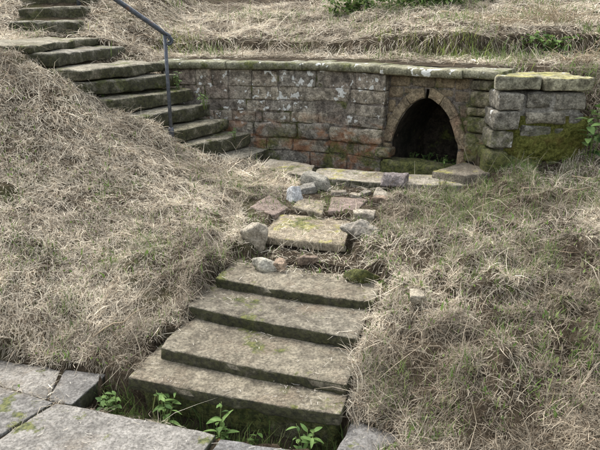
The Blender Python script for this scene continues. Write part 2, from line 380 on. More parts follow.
BASIN = [tuple(wall_pt(np.array([s]), np.array([.157]), 0)[0][:2]) for s in np.linspace(.95, 2.95, 14)] + [(1.32, 4.55), (1.12, 4.60), (.92, 4.55), (.74, 4.62), (.30, 4.85), (.06, 4.95), (-.29, 5.16)]
LANDING = [(-.34, 3.50), (.42, 3.34), (.50, 3.75), (.62, 4.05), (.80, 4.25), (1.28, 4.22), (1.45, 4.30), (1.40, 4.62), (.85, 4.75), (.1, 5.1), (-.33, 5.28), (-.36, 4.92), (.02, 4.55), (-.10, 4.25), (-.34, 4.15), (-.40, 3.93)]
def terrain(x, y):
    f = tps(np.clip(x, -6, 6), np.clip(y, -3, 5.6))
    f = f + np.where(y < 1.9, 0, .035 * fbm2(x, y, 3.2, 3, 3) + (.030 * fbm2(x, y, 8.5, 2, 5) + .012 * fbm2(x, y, 19, 2, 6)) * sstep(2.0, 2.6, y))
    f = np.where((y < 1.95) & (x < .3), np.minimum(f, -.06), f)
    S, D = wall_sd(x, y); k = sstep(1.45, 1.95, x); D = D * (1 - k) + (y - 4.98) * k
    # behind the wall: a trodden ledge, a broken turf lip, then the slope
    wob = .10 * fbm2(x, y, 1.6, 3, 21) + .05 * fbm2(x, y, 6, 2, 22)
    e = D + wob - .22 * sstep(.2, 1.4, x) * 0
    b = 1.315 + .06 * np.clip(D, 0, 1) + (.12 + .07 * sstep(.2, 1.2, x)) * sstep(LIP, LIP + .13, e) + .17 * np.clip(e - LIP - .1, 0, 2.6) + .42 * np.clip(e - LIP - 2.7, 0, 6) + .15 * np.clip(e - 9, 0, 1e9)
    b = b + (.05 * fbm2(x, y, 2.1, 3, 31) + .035 * fbm2(x, y, 6, 2, 33) + .02 * fbm2(x, y, 14, 2, 36)) * sstep(LIP - .05, LIP + .3, e) + .008 * fbm2(x, y, 9, 2, 34)
    # top of the steps on the left, and the bank past the buttress on the right
    lf = 1.50 + .03 * np.clip(y - 5.0, 0, 1.2) + .38 * np.clip(y - 6.15, 0, 2.5) + .12 * np.clip(y - 8.6, 0, 60) + .03 * np.clip(-2.2 - x, 0, 30) + .03 * fbm2(x, y, 3, 3, 41)
    dl = sstep(.15, .6, x) * (y < 4.6) + np.exp(-((x + .80 - (y - 2.8) * .30) / .28) ** 2) * (y < 3.7) * .45
    f = f + dl * (.11 * np.abs(fbm2(x, y, 5.5, 2, 43)) - .015 + .025 * fbm2(x, y, 13, 2, 44)) * (y > 2.1)
    b = b * sstep(-2.0, -1.35, x) + lf * (1 - sstep(-2.0, -1.35, x))
    rt = sstep(1.75, 2.15, x)
    cut_ = .16 * (1 - rt) - .25 * rt
    edge = np.where((x > 1.75) | (x < -1.3), .35, .004)
    t = sstep(-.5, .5, (D - cut_) / edge) if False else np.clip((D - cut_) / edge + .5, 0, 1)
    z = f * (1 - t) + b * t
    for k in range(4):
        q, zz = step_quad(k); z = np.where(inpoly(x, y, q), np.minimum(z, zz - .05), z)
    z = np.where(inpoly(x, y, S5), np.minimum(z, S5Z - .035), z)
    for (a, c, zz), wd in zip(UP, UW):
        q = [a, (a[0] - wd, a[1] + .05), (c[0] - wd, c[1] + .02), c]
        z = np.where(inpoly(x, y, q), np.minimum(z, zz - .08), z)
    z = np.where((y > 5.0) & (D < .157) & (x > -1.25) & (x < .2), np.minimum(z, .45), z)
    z = np.where(inpoly(x, y, BASIN), .36, z)
    z = np.where(inpoly(x, y, CHANNEL), -.13 + .03 * fbm2(x, y, 9, 2, 38), z)
    z = np.where(inpoly(x, y, [(-.32, 3.15), (.36, 2.98), (.33, 3.36), (-.25, 3.48)]), np.minimum(z, .325 + .02 * fbm2(x, y, 11, 2, 37)), z)
    land = inpoly(x, y, LANDING)
    z = np.where(land, np.minimum(z, .436 + .012 * fbm2(x, y, 9, 2, 35)), z)
    for q, zz in PAVE: z = np.where(inpoly(x, y, q), np.minimum(z, zz - .06), z)
    for (bx, by, br) in BARE: z = z + .045 * np.exp(-((x - bx) ** 2 + (y - by) ** 2) / br ** 2) * (1 + .8 * fbm2(x, y, 20, 2, 51))
    return z
def spaced(lo, hi, step, far):
    a = np.arange(lo, hi + 1e-6, step); g = step; l = []; p = hi
    while p < far[1]: g *= 1.22; p += g; l.append(p)
    h = []; g = step; p = lo
    while p > far[0]: g *= 1.22; p -= g; h.append(p)
    return np.r_[h[::-1], a, l]
GX = spaced(-3.2, 3.2, .022, (-90, 90)); GY = spaced(1.6, 8.2, .022, (-40, 120))
XX, YY = np.meshgrid(GX, GY, indexing='xy'); ZZ = terrain(XX, YY)
ny_, nx_ = XX.shape
i = np.arange(ny_ - 1)[:, None] * nx_ + np.arange(nx_ - 1)[None]
F = np.stack([i, i + 1, i + nx_ + 1, i + nx_], -1).reshape(-1, 4)
# drop the sheet's vertical faces where the well niche opens behind the wall
Sg, Dg = wall_sd(XX, YY); fs = Sg.ravel()[F].mean(1); fd = Dg.ravel()[F].mean(1); rz = np.ptp(ZZ.ravel()[F], axis=1)
F = F[~((fs > 2.1) & (fs < 2.9) & (fd > .0) & (fd < .4) & (rz > .3))]
def npmesh(name, V, F4, mat, attr=None):
    me = bpy.data.meshes.new(name); n = len(V); k = F4.shape[1]
    me.vertices.add(n); me.vertices.foreach_set('co', np.ascontiguousarray(V, dtype=np.float32).ravel())
    me.loops.add(F4.size); me.loops.foreach_set('vertex_index', np.ascontiguousarray(F4, dtype=np.int32).ravel())
    me.polygons.add(len(F4)); me.polygons.foreach_set('loop_start', np.arange(0, F4.size, k, dtype=np.int32))
    me.polygons.foreach_set('use_smooth', np.ones(len(F4), bool))
    if attr is not None:
        a = me.color_attributes.new('tint', 'FLOAT_COLOR', 'POINT'); a.data.foreach_set('color', np.c_[attr, np.ones(n)].astype(np.float32).ravel())
    me.update(calc_edges=True); me.materials.append(mat)
    o = bpy.data.objects.new(name, me); col.objects.link(o); return o
ground = tag(npmesh('ground', np.c_[XX.ravel(), YY.ravel(), ZZ.ravel()], F, M['soil']), kind='structure')
def gz(x, y):
    x = np.asarray(x, float); y = np.asarray(y, float)
    ix = np.clip(np.searchsorted(GX, x) - 1, 0, nx_ - 2); iy = np.clip(np.searchsorted(GY, y) - 1, 0, ny_ - 2)
    u = (x - GX[ix]) / (GX[ix + 1] - GX[ix]); v = (y - GY[iy]) / (GY[iy + 1] - GY[iy])
    return ZZ[iy, ix] * (1 - u) * (1 - v) + ZZ[iy, ix + 1] * u * (1 - v) + ZZ[iy + 1, ix] * (1 - u) * v + ZZ[iy + 1, ix + 1] * u * v

# ------------------------------------------------------------------ paved path in front
path = mesh('path', [(-2.6, -1.2, -.022), (.5, -1.2, -.022), (.14, 1.94, -.022), (-.36, 2.07, -.022), (-1.08, 2.31, -.022), (-1.9, 2.7, -.022), (-2.6, 2.5, -.022)], [tuple(range(7))], M['soil'], smooth=False); tag(path, kind='structure')
for k, (q, z) in enumerate(PAVE):
    slab('paving_slab', q, z, .085, M['slab'], path, r=.008, res=.05, amp=.003, seed=60 + k, cut=.0)
# ------------------------------------------------------------------ lower flight
lower = thing('stone_steps', (-.2, 2.3, 0), 'flight of thin worn stone steps climbing from the paving to the well', 'steps')
for k in range(4):
    q, z = step_quad(k)
    q = [np.array(p) for p in q]
    slab('step', q, [z, z - .004, z, z + .004], .075 if k == 0 else .085, M['step'], lower, r=.010, res=.026, amp=.006, chip=.010, freq=6, seed=80 + k, wear=.008)
q, z = step_quad(0); q = [np.array(p) for p in q]; back_ = RUN * .055
slab('riser', [q[0] + back_ + (.02, 0), q[1] + back_ - (.02, 0), q[1] + RUN * .2, q[0] + RUN * .2], z - .06, .27, M['mossrock'], lower, r=.03, res=.02, amp=.03, freq=10, seed=87)
slab('step', S5, [S5Z, S5Z - .01, S5Z, S5Z + .01], .055, M['flag'], lower, r=.012, res=.028, amp=.012, freq=6, seed=88)
# ------------------------------------------------------------------ upper flight
upper = thing('stone_steps', (-1.0, 4.9, .5), 'mossy flight of thick stone steps climbing beside the wall, under the iron rail', 'steps')
for k, ((a, c, z), wd) in enumerate(zip(UP, UW)):
    a = np.array(a); c = np.array(c); back = np.array((-wd, .04))
    if k >= 6: back = np.array((-wd, .10))
    q = [c, a, a + back, c + back * np.array((1, .4))]
    th = (.12, .125, .105, .125, .12, .11, .085, .105, .07)[k]
    slab('step', q, [z - .012, z, z + .006, z], th, M['upstep'], upper, r=.018, res=.03, amp=.018, freq=5, seed=100 + k)
TOP = [((-2.95, 6.2), (-2.28, 6.15), 1.665), ((-2.98, 6.55), (-2.30, 6.6), 1.815), ((-3.1, 6.9), (-2.3, 7.0), 1.95), ((-3.15, 7.3), (-2.35, 7.4), 2.08)]
hill = thing('stone_steps', (-2.6, 6.2, 1.5), 'short run of rough steps leading on uphill through the grass', 'steps')
for k, (a, b, z) in enumerate(TOP):
    a = np.array(a); b = np.array(b); slab('step', [a, b, b + (.05, .42), a + (.05, .42)], [z, z + .02, z + .02, z], .20, M['upstep'], hill, r=.03, res=.04, amp=.03, freq=4, seed=130 + k)

# ------------------------------------------------------------------ the well wall
base = wall_pt(np.array([1.5]), np.array([.1]), .36)[0]
wall = thing('well_wall', tuple(base), 'curved lichened sandstone retaining wall with a pointed well niche', 'wall')
def wstone(name, s0, s1, z0, z1, mat, d=0., depth=.12, proud=0., r=.022, amp=.011, seed=0, parent=None, gap=.0036, res=.024, freq=9, cut=.08):
    hx, hz = (s1 - s0) / 2 - gap, (z1 - z0) / 2 - gap
    V, F = block(hx, depth / 2, hz, r, res, amp, freq, seed, cut)
    P = wall_pt(V[:, 0] + (s0 + s1) / 2, V[:, 1] + depth / 2 + d - proud, 0); P[:, 2] = V[:, 2] + (z0 + z1) / 2
    return mesh(name, P, F, mat, wall if parent is None else parent, origin=P.mean(0))
ZC = [1.262, 1.113, .988, .88, .779, .631, .515, .36]
JN = [[.02, .164, .327, .479, .631, .848, 1.103, 1.449, 1.823, 2.123], [.0, .193, .403, .631, .848, 1.10, 1.421, 1.764, 2.121], [.1, .36, .564, .791, .971, 1.226, 1.532, 1.823, 2.115],
      [.2, .48, .659, .876, .943, 1.207, 1.467, 1.717, 2.115], [.3, .58, .86, 1.275, 1.589, 2.11], [.4, .7, .98, 1.23, 1.58, 1.865, 2.11], [.5, .92, 1.4, 1.75, 2.11]]
sd_ = 200
for c, J in enumerate(JN):
    for a, b in zip(J[:-1], J[1:]):
        sd_ += 1; g = random.Random(sd_)
        big = c == 4
        wstone('stone', a, b, ZC[c + 1] + g.uniform(-.005, .005), ZC[c] + g.uniform(-.005, .005), M['wall'], proud=g.uniform(-.004, .010) + (.018 if big else 0), r=.022 if big else .006, amp=.022 if big else .011, seed=sd_)
def core(name, s0, s1, z0, z1, d0, d1, mat, n=20):
    V = []; F = []
    ss = np.linspace(s0, s1, n)
    for dd, zz in ((d0, z0), (d0, z1), (d1, z1), (d1, z0)): V.append(wall_pt(ss, np.full(n, dd), zz))
    V = np.vstack(V)
    for k in range(4):
        for j in range(n - 1): F.append((k * n + j, k * n + j + 1, ((k + 1) % 4) * n + j + 1, ((k + 1) % 4) * n + j))
    F += [(0, n, 2 * n, 3 * n), (n - 1, 4 * n - 1, 3 * n - 1, 2 * n - 1)]
    return mesh(name, V, F, mat, wall, smooth=False, origin=V.mean(0))
core('mortar', .0, 2.105, .30, 1.258, .008, .32, M['mortar'])
# niche: mortar panel with a pointed opening, tunnel and back
S0, HW, ZS, ZA, ZB = 2.475, .298, .68, 1.075, .45
def arch_w(a): return HW * (.70 * np.cos(a) + .30 * (1 - np.sin(a)) ** .9)
def arch_outline(grow=0., n=13):
    L = []
    for t in np.linspace(0, 1, n):
        a = t * math.pi / 2; L.append((S0 - max(float(arch_w(a)), .016), ZS + (ZA - ZS) * math.sin(a)))
    L.append((S0 - .012, ZA + .075))
    return L
left = [(S0 - HW + .012, ZB)] + arch_outline()
right = [(2 * S0 - s, z) for s, z in left[::-1]]
ol = left + right; nO = len(ol)
REC = .055
rect = []
for s, z in ol:
    if z < ZS + .02: rect.append((2.115 if s < S0 else 3.07, z))
    else:
        t = (s - S0) / HW; rect.append((2.115 if t < -.75 else 3.07 if t > .75 else S0 + t / .75 * .4, 1.25))
V = []; F = []
def wp(lst, d): return np.vstack([wall_pt(np.array([s]), np.array([d]), z) for s, z in lst])
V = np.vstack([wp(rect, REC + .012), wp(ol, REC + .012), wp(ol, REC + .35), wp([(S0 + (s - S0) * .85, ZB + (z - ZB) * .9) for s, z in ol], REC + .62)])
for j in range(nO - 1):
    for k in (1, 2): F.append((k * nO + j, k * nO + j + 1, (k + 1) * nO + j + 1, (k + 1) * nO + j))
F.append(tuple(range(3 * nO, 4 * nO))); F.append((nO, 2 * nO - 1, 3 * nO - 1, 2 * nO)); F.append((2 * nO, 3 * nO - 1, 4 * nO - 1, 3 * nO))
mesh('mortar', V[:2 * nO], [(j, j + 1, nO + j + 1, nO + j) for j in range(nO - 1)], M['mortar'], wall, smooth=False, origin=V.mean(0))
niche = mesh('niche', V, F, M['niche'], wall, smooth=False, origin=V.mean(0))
# wall end behind the dark joint, and backing above and beside the opening
core('mortar', 2.84, 3.06, .30, 1.25, REC + .03, .4, M['mortar'], 6); core('mortar', 2.10, 3.06, 1.165, 1.25, REC + .02, .5, M['mortar'])
# arch ring
ring = thing  # (name kept free)
def voussoir(a0, a1, side, seed):
    mid = .042; L = 2.2 * (a1 - a0) * .33
    hx = L / 2 - .002
    Vb, Fb = block(hx, .07, mid, .007, .022, .007, 10, seed, .05)
    t = a0 + (Vb[:, 0] / hx * .994 + 1) / 2 * (a1 - a0); rr = Vb[:, 2] + mid + .004
    ca, sa = np.cos(t), np.sin(t)
    s = S0 + side * (arch_w(t) + rr * ca + .16 * rr * (1 - ca) * .5); z = ZS + (ZA - ZS) * sa + rr * sa
    P = wall_pt(s, Vb[:, 1] + .07 + REC - .015, 0); P[:, 2] = z
    if side > 0: Fb = Fb[:, ::-1]
    return P, Fb
for side in (-1, 1):
    cuts = [0, .50, .98, 1.50] if side < 0 else [0, .62, 1.08, 1.50]
    for k in range(3):
        P, Fb = voussoir(cuts[k], cuts[k + 1], side, 300 + k + 10 * side); mesh('arch_stone', P, Fb, M['arch'], niche, origin=P.mean(0))
    s_ = S0 + side * (HW + .042)
    wstone('arch_stone', s_ - .043, s_ + .043, .47, .665, M['arch'], d=REC - .015, depth=.14, r=.012, amp=.006, seed=320 + side, res=.022, parent=niche)
# stones above and beside the ring, the quoined pier on the right, sill and foot stone
for k, (a, b) in enumerate(zip([2.135, 2.33, 2.53, 2.70], [2.33, 2.53, 2.70, 2.83])): wstone('stone', a, b, 1.158, 1.258, M['arch'], d=REC, seed=330 + k, amp=.012)
for k, (a, b, c, d) in enumerate([(2.115, 2.26, 1.05, 1.158), (2.115, 2.20, .93, 1.05), (2.26, 2.43, 1.09, 1.158), (2.53, 2.70, 1.09, 1.158), (2.70, 2.84, 1.05, 1.158), (2.75, 2.84, .93, 1.05), (2.785, 2.84, .80, .93), (2.11, 2.155, .66, .93)]):
    wstone('stone', a, b, c, d, M['arch'], d=REC + .006, depth=.08, seed=340 + k, amp=.008)
PZ = [1.255, 1.165, 1.045, .965, .84, .60]
for k in range(5):
    wstone('pier_stone', 2.835 + (.012 if k % 2 else 0), 3.06, PZ[k + 1], PZ[k], M['pilaster'], d=-.005 if k else .01, depth=.18, r=.02, amp=.014, seed=350 + k)
wstone('sill', 2.13, 2.78, .40, .548, M['mossrock'], d=-.06, depth=.2, r=.03, amp=.02, seed=360)
wstone('foot_stone', 2.06, 2.215, .545, .635, M['pilaster'], d=-.05, depth=.14, r=.02, amp=.014, seed=361)
# coping
for k, (a, b) in enumerate([(-.02, .62), (.62, 1.325), (1.325, 2.085), (2.085, 2.79), (2.79, 3.10)]):
    hx = (b - a) / 2 - .001; V, F = block(hx + .04, .19, .034, .028, .03, .009, 7, 380 + k); V[:, 0] = np.clip(V[:, 0], -hx, hx)
    P = wall_pt(V[:, 0] + (a + b) / 2, V[:, 1] + .19 - FACE + (.0 if k != 3 else -.012), 0); P[:, 2] = V[:, 2] + 1.294 - (.006 if k == 3 else 0)
    mesh('coping_stone', P, F, M['coping'], wall, origin=P.mean(0))

# ------------------------------------------------------------------ buttress
but = thing('buttress', (1.77, 4.5, .5), 'squat stone buttress with yellow-lichened cap and mossy foot', 'buttress')
BX = np.array((1.0, -.045)); BX /= np.linalg.norm(BX); BY = np.array((.045, 1.0)); BO = np.array((1.44, 4.33))
def bstone(name, x0, x1, z0, z1, y0, y1, mat, r=.02, amp=.012, seed=0, res=.028, shear=0., parent=None):
    hx, hy, hz = (x1 - x0) / 2 - .004, (y1 - y0) / 2, (z1 - z0) / 2 - .004
    V, F = block(hx, hy, hz, r, res, amp, 8, seed, .10)
    lx = V[:, 0] + (x0 + x1) / 2; ly = V[:, 1] + (y0 + y1) / 2; lx = lx + shear * ly
    P = BO + lx[:, None] * BX + ly[:, None] * BY; P = np.c_[P, V[:, 2] + (z0 + z1) / 2]
    return mesh(name, P, F, mat, but, origin=P.mean(0))
bstone('core', .035, .63, .40, 1.20, .035, .50, M['mortar_pale'], amp=.01, seed=400, res=.05)
for k, (z0, z1, x0, x1) in enumerate([(1.065, 1.195, .01, .20), (.92, 1.06, -.015, .18), (.775, .915, -.02, .165)]): bstone('quoin', x0, x1, z0, z1, -.012, .30, M['buttress'], .014, .018, 410 + k)
for k, (x0, x1, z0, z1) in enumerate([(.225, .42, 1.07, 1.19), (.425, .655, 1.06, 1.19), (.225, .53, .955, 1.05), (.545, .66, .94, 1.045), (.21, .44, .83, .945), (.45, .665, .82, .935), (.20, .40, .72, .82), (.41, .67, .71, .815)]):
    bstone('stone', x0, x1, z0, z1, .018, .30, M['buttress'], .010, .013, 420 + k)
bstone('stone', .10, .40, .52, .715, -.035, .30, M['mossrock'], .04, .02, 430); bstone('stone', .40, .67, .52, .705, -.025, .30, M['mossrock'], .04, .02, 431); bstone('quoin', -.03, .15, .52, .77, -.02, .30, M['mossrock'], .04, .03, 432)
M['moss'] = None
def moss_mat():
    s = NT('thick_moss'); f = s.noise(55, 4, .75); a = s.noise(9, 4)
    c = s.mix(s.ramp(f, .3, .7), (.030, .034, .008), (.15, .15, .04)); c = s.mix(s.math('MULTIPLY', s.ramp(a, .5, .7), .6), c, (.12, .085, .03), 'MIX')
    return s.finish(c, 1, s.bump(f, 1, .02), .05)
M['moss'] = moss_mat()
gxm, gzm = np.meshgrid(np.linspace(.10, .70, 61), np.linspace(.64, 1.02, 39)); fx = gxm.ravel(); fz = gzm.ravel()
lim = .83 + .28 * (fx - .12) + .06 * fbm2(fx, fz * 0, 9, 3, 95)
mk = sstep(.0, .05, lim - fz) * sstep(.0, .05, fz - .655) * sstep(0, .05, fx - .14 - .04 * fbm2(fz, fx * 0, 12, 2, 96)) * sstep(0, .04, .69 - fx)
dm = .03 - mk * (.05 + .022 * fbm2(fx, fz, 14, 3, 97) + .012 * fbm2(fx, fz, 40, 2, 98))
P = np.c_[BO + fx[:, None] * BX + dm[:, None] * BY, fz]; i_ = np.arange(38)[:, None] * 61 + np.arange(60)[None]
mesh('moss', P, np.stack([i_, i_ + 1, i_ + 62, i_ + 61], -1).reshape(-1, 4), M['moss'], but, origin=P.mean(0))
for k, (x0, x1) in enumerate([(-.02, .315), (.32, .685)]): bstone('cap_stone', x0, x1, 1.20, 1.305, -.012, .52, M['cap'], .014, .016, 445 + k, shear=.22 if k == 0 else .0)

# ------------------------------------------------------------------ kerb in front of the well
kerb = thing('kerb', (.5, 4.6, .4), 'line of flat kerb slabs edging the sunken well basin', 'kerb')
slab('kerb_slab', [(-.345, 4.93), (.07, 4.59), (.13, 4.99), (-.28, 5.27)], [.485, .49, .495, .49], .14, M['kerb'], kerb, amp=.010, seed=450)
slab('kerb_slab', [(.09, 4.60), (.69, 4.39), (.785, 4.70), (.16, 4.97)], [.485, .49, .49, .485], .14, M['kerb'], kerb, amp=.010, seed=451)
slab('kerb_slab', [(.705, 4.385), (1.27, 4.27), (1.35, 4.52), (.80, 4.69)], [.49, .515, .51, .49], .14, M['kerb'], kerb, amp=.012, seed=452)
slab('kerb_slab', [(1.04, 4.50), (1.25, 4.285), (1.475, 4.31), (1.36, 4.70)], [.565, .575, .60, .595], .12, M['flag'], kerb, amp=.014, seed=453)
# ------------------------------------------------------------------ loose stones
def rock(name, c, half, rot, mat, label, cat, seed, r=.03, amp=.02, freq=6, tilt=(0, 0), res=.018, cut=.15, group=None, taper=0.):
    V, F = block(1, 1, 1, .5, .10, 0, 1, seed); dr = V / np.linalg.norm(V, axis=1)[:, None]; g = np.random.default_rng(seed)
    box = r < .03
    N = g.normal(size=(16, 3)); N /= np.linalg.norm(N, axis=1)[:, None]; dd = g.uniform(.86, 1.12, 16) if not box else g.uniform(1.12, 1.5, 16)
    if box: N = np.vstack([N, np.vstack([np.eye(3), -np.eye(3)]) + g.normal(0, .10, (6, 3))]); N /= np.linalg.norm(N, axis=1)[:, None]; dd = np.r_[dd, g.uniform(.85, 1., 6)]
    k_ = 34 if box else 9
    q = np.clip(dr @ N.T, 1e-3, None) / dd; rad = 1 / (q ** k_).sum(1) ** (1 / k_) * (1.14 if not box else 1.03)
    V = dr * rad[:, None]
    if taper: V[:, :2] *= (1 - taper * (V[:, 2:3] + 1) / 2)
    V = V * np.array(half) * .88; V = V + dr * (amp * fbm(V * 22 + seed, 3, seed))[:, None]
    if seed not in (500, 501, 503):                        # seat it in the soil or on the step below
        g0 = max(float(gz(np.array([c[0] + a]), np.array([c[1] + b]))[0]) for a, b in ((0, 0), (0, .02), (0, -.02), (.02, 0), (-.02, 0)))
        if inpoly(np.array([c[0]]), np.array([c[1]]), step_quad(3)[0])[0]: g0 = max(g0, .29)
        c = (c[0], c[1], g0 + half[2] * .42 + (.45 * half[2] if half[2] < .06 else .25 * half[2]))
    m = Matrix.Rotation(R(rot), 3, 'Z') @ Matrix.Rotation(R(tilt[0]), 3, 'X') @ Matrix.Rotation(R(tilt[1]), 3, 'Y')
    V = V @ np.array(m).T + np.array(c) - np.array((0, 0, .45 * half[2] if half[2] < .06 else .25 * half[2]))
    o = mesh(name, V, F, mat, origin=(c[0], c[1], V[:, 2].min())); return tag(o, label, cat, group)
rock('boulder', (.13, 4.44, .525), (.145, .09, .058), -28, M['greyrock'], 'square-edged pale grey block lying on the kerb slabs', 'boulder', 500, .015, .014, 5, (-6, 10), taper=.15)
rock('stone', (.045, 4.33, .475), (.095, .065, .035), 20, M['greyrock'], 'flat pale splinter of stone lying against the square-edged grey block', 'stone', 501, .01, .012, 6, (14, -4), taper=.2)
rock('stone', (-.04, 4.13, .50), (.065, .05, .075), 35, M['paleslate'], 'smooth bluish wedge of stone propped upright beside the flat splinter', 'stone', 502, .012, .01, 5, (-28, 12), taper=.35)
rock('boulder', (.735, 4.40, .535), (.115, .075, .052), -14, M['purplerock'], 'purplish rough block resting on the kerb before the well niche', 'boulder', 503, .02, .018, 6, (0, 3), taper=.15)
rock('stone', (.60, 4.15, .49), (.065, .06, .05), 10, M['roundrock'], 'rounded buff cobble next to the purplish block', 'stone', 504, .048, .012, 6)
rock('stone', (.58, 4.0, .465), (.07, .05, .03), -20, M['brownrock'], 'small brown stone sunk in grass below the rounded buff cobble', 'stone', 505, .026, .014, 7)
rock('stone', (.43, 3.71, .465), (.085, .065, .035), -12, M['roundrock'], 'squarish buff stone at the right end of the red-flagged landing', 'stone', 506, .02, .014, 6)
rock('stone', (.375, 3.42, .435), (.085, .075, .055), 25, M['roundrock'], 'knobbly straw-strewn stone beside the uppermost step of the lower flight', 'stone', 507, .03, .035, 9)
rock('stone', (-.275, 3.42, .435), (.068, .062, .07), 15, M['roundrock'], 'big round pale cobble at the left end of the uppermost thin step', 'stone', 508, .058, .012, 5)
rock('stone', (-.215, 3.20, .375), (.058, .05, .05), -15, M['greyrock'], 'smaller pale cobble in the soil, below the big round one', 'stone', 509, .045, .012, 5, (0, -15), taper=.25)
rock('stone', (-.115, 3.20, .355), (.045, .04, .045), -20, M['brownrock'], 'small upright reddish-brown stone next to the smaller pale cobble', 'stone', 510, .012, .012, 7, (12, 0), taper=.2)
rock('stone', (.05, 3.22, .355), (.07, .03, .03), 8, M['brownrock'], 'low brown stone set in the soil under the uppermost thin step', 'stone', 511, .02, .014, 7)
rock('stone', (.32, 3.03, .345), (.075, .04, .035), -15, M['mossrock'], 'dark moss-covered stone at the back of the fourth thin step', 'stone', 512, .035, .018, 6)
rock('stone', (.60, 2.68, .345), (.045, .04, .03), 0, M['roundrock'], 'lone pale cobble half buried in the hay right of the lower steps', 'stone', 513, .028, .012, 6)
for k, (c, h, a) in enumerate([((.30, 4.28, .462), (.07, .045, .02), 10), ((.42, 4.22, .462), (.05, .04, .018), -25), ((.50, 4.28, .465), (.05, .035, .02), 40)]):
    rock('stone', c, h, a, M['roundrock'], 'one of three small pale flat stones in the grass along the kerb front', 'stone', 520 + k, .014, .01, 7, group='small stones along the kerb')
fl = lambda q, z, m, lab, s: tag(slab('flagstone', q, [k - .007 for k in z], .05, m, r=.012, res=.025, amp=.014, seed=s), lab, 'flagstone')
fl([(-.365, 3.94), (-.175, 3.755), (-.075, 3.93), (-.235, 4.19)], [.457, .455, .46, .465], M['redflag'], 'dark reddish diamond-shaped flag lying on the landing edge', 530)
fl([(-.055, 3.93), (.16, 3.78), (.185, 4.07), (-.005, 4.13)], [.452, .445, .455, .46], M['flag'], 'buff flag in the middle of the landing, beside the reddish diamond flag', 531)
fl([(.19, 3.83), (.40, 3.86), (.49, 4.08), (.235, 4.17)], [.455, .455, .465, .462], M['redflag'], 'brown-red flag right of the buff one on the landing', 532)

# ------------------------------------------------------------------ iron handrail
px, py, pz = -1.075, 4.86, .70
rail = thing('handrail', (px, py, pz), 'dark iron handrail with curled end rising over the upper steps', 'handrail')
topz = 1.585
V, F = tube([(px - .004, py, pz), (px, py, 1.2), (px + .002, py, topz)], .0145, 10); mesh('post', V, F, M['iron'], rail)
V, F = tube([(px - .004, py, .76), (px - .004, py, .835), (px - .004, py, .845)], [.026, .024, .016], 10); mesh('collar', V, F, M['iron'], rail)
rp = [(px + .012, py, topz - .004), (px - .05, py - .012, topz + .045), (-1.39, 4.72, 1.835), (-1.75, 4.60, 2.115), (-2.15, 4.70, 2.42), (-2.45, 6.9, 2.78)]
V, F = tube(rp, [.016, .019, .019, .019, .019, .019], 10)
V2, F2 = tube([(px - .03, py - .01, topz + .028), (px + .02, py, topz + .0), (px + .045, py, topz - .018)] + [(px + .030 + .030 * math.cos(a), py, topz - .050 + .030 * math.sin(a)) for a in np.linspace(1.1, -4.7, 16)] + [(px + .030 + .014 * math.cos(a), py, topz - .048 + .014 * math.sin(a)) for a in np.linspace(-4.9, -8.5, 8)], [.012] * 3 + [.0095] * 16 + [.008] * 8, 8)
o = mesh('rail', V, F, M['iron'], rail)
mesh('scroll', V2, F2, M['iron'], o)
V, F = tube([(-2.45, 6.9, 1.70), (-2.45, 6.9, 2.79)], .02, 10); mesh('post', V, F, M['iron'], rail)

ZT = ZZ.copy()
for _k in range(4):
    _q, _z = step_quad(_k); ZT = np.where(inpoly(XX, YY, _q), np.maximum(ZT, _z + .003), ZT)
ZT = np.where(inpoly(XX, YY, S5), np.maximum(ZT, S5Z + .005), ZT)
for _q, _z in PAVE: ZT = np.where(inpoly(XX, YY, _q), np.maximum(ZT, _z + .003), ZT)
def gs(x, y):
    ix = np.clip(np.searchsorted(GX, x) - 1, 0, nx_ - 2); iy = np.clip(np.searchsorted(GY, y) - 1, 0, ny_ - 2)
    u = (x - GX[ix]) / (GX[ix + 1] - GX[ix]); v = (y - GY[iy]) / (GY[iy + 1] - GY[iy])
    return ZT[iy, ix] * (1 - u) * (1 - v) + ZT[iy, ix + 1] * u * (1 - v) + ZT[iy + 1, ix] * (1 - u) * v + ZT[iy + 1, ix + 1] * u * v
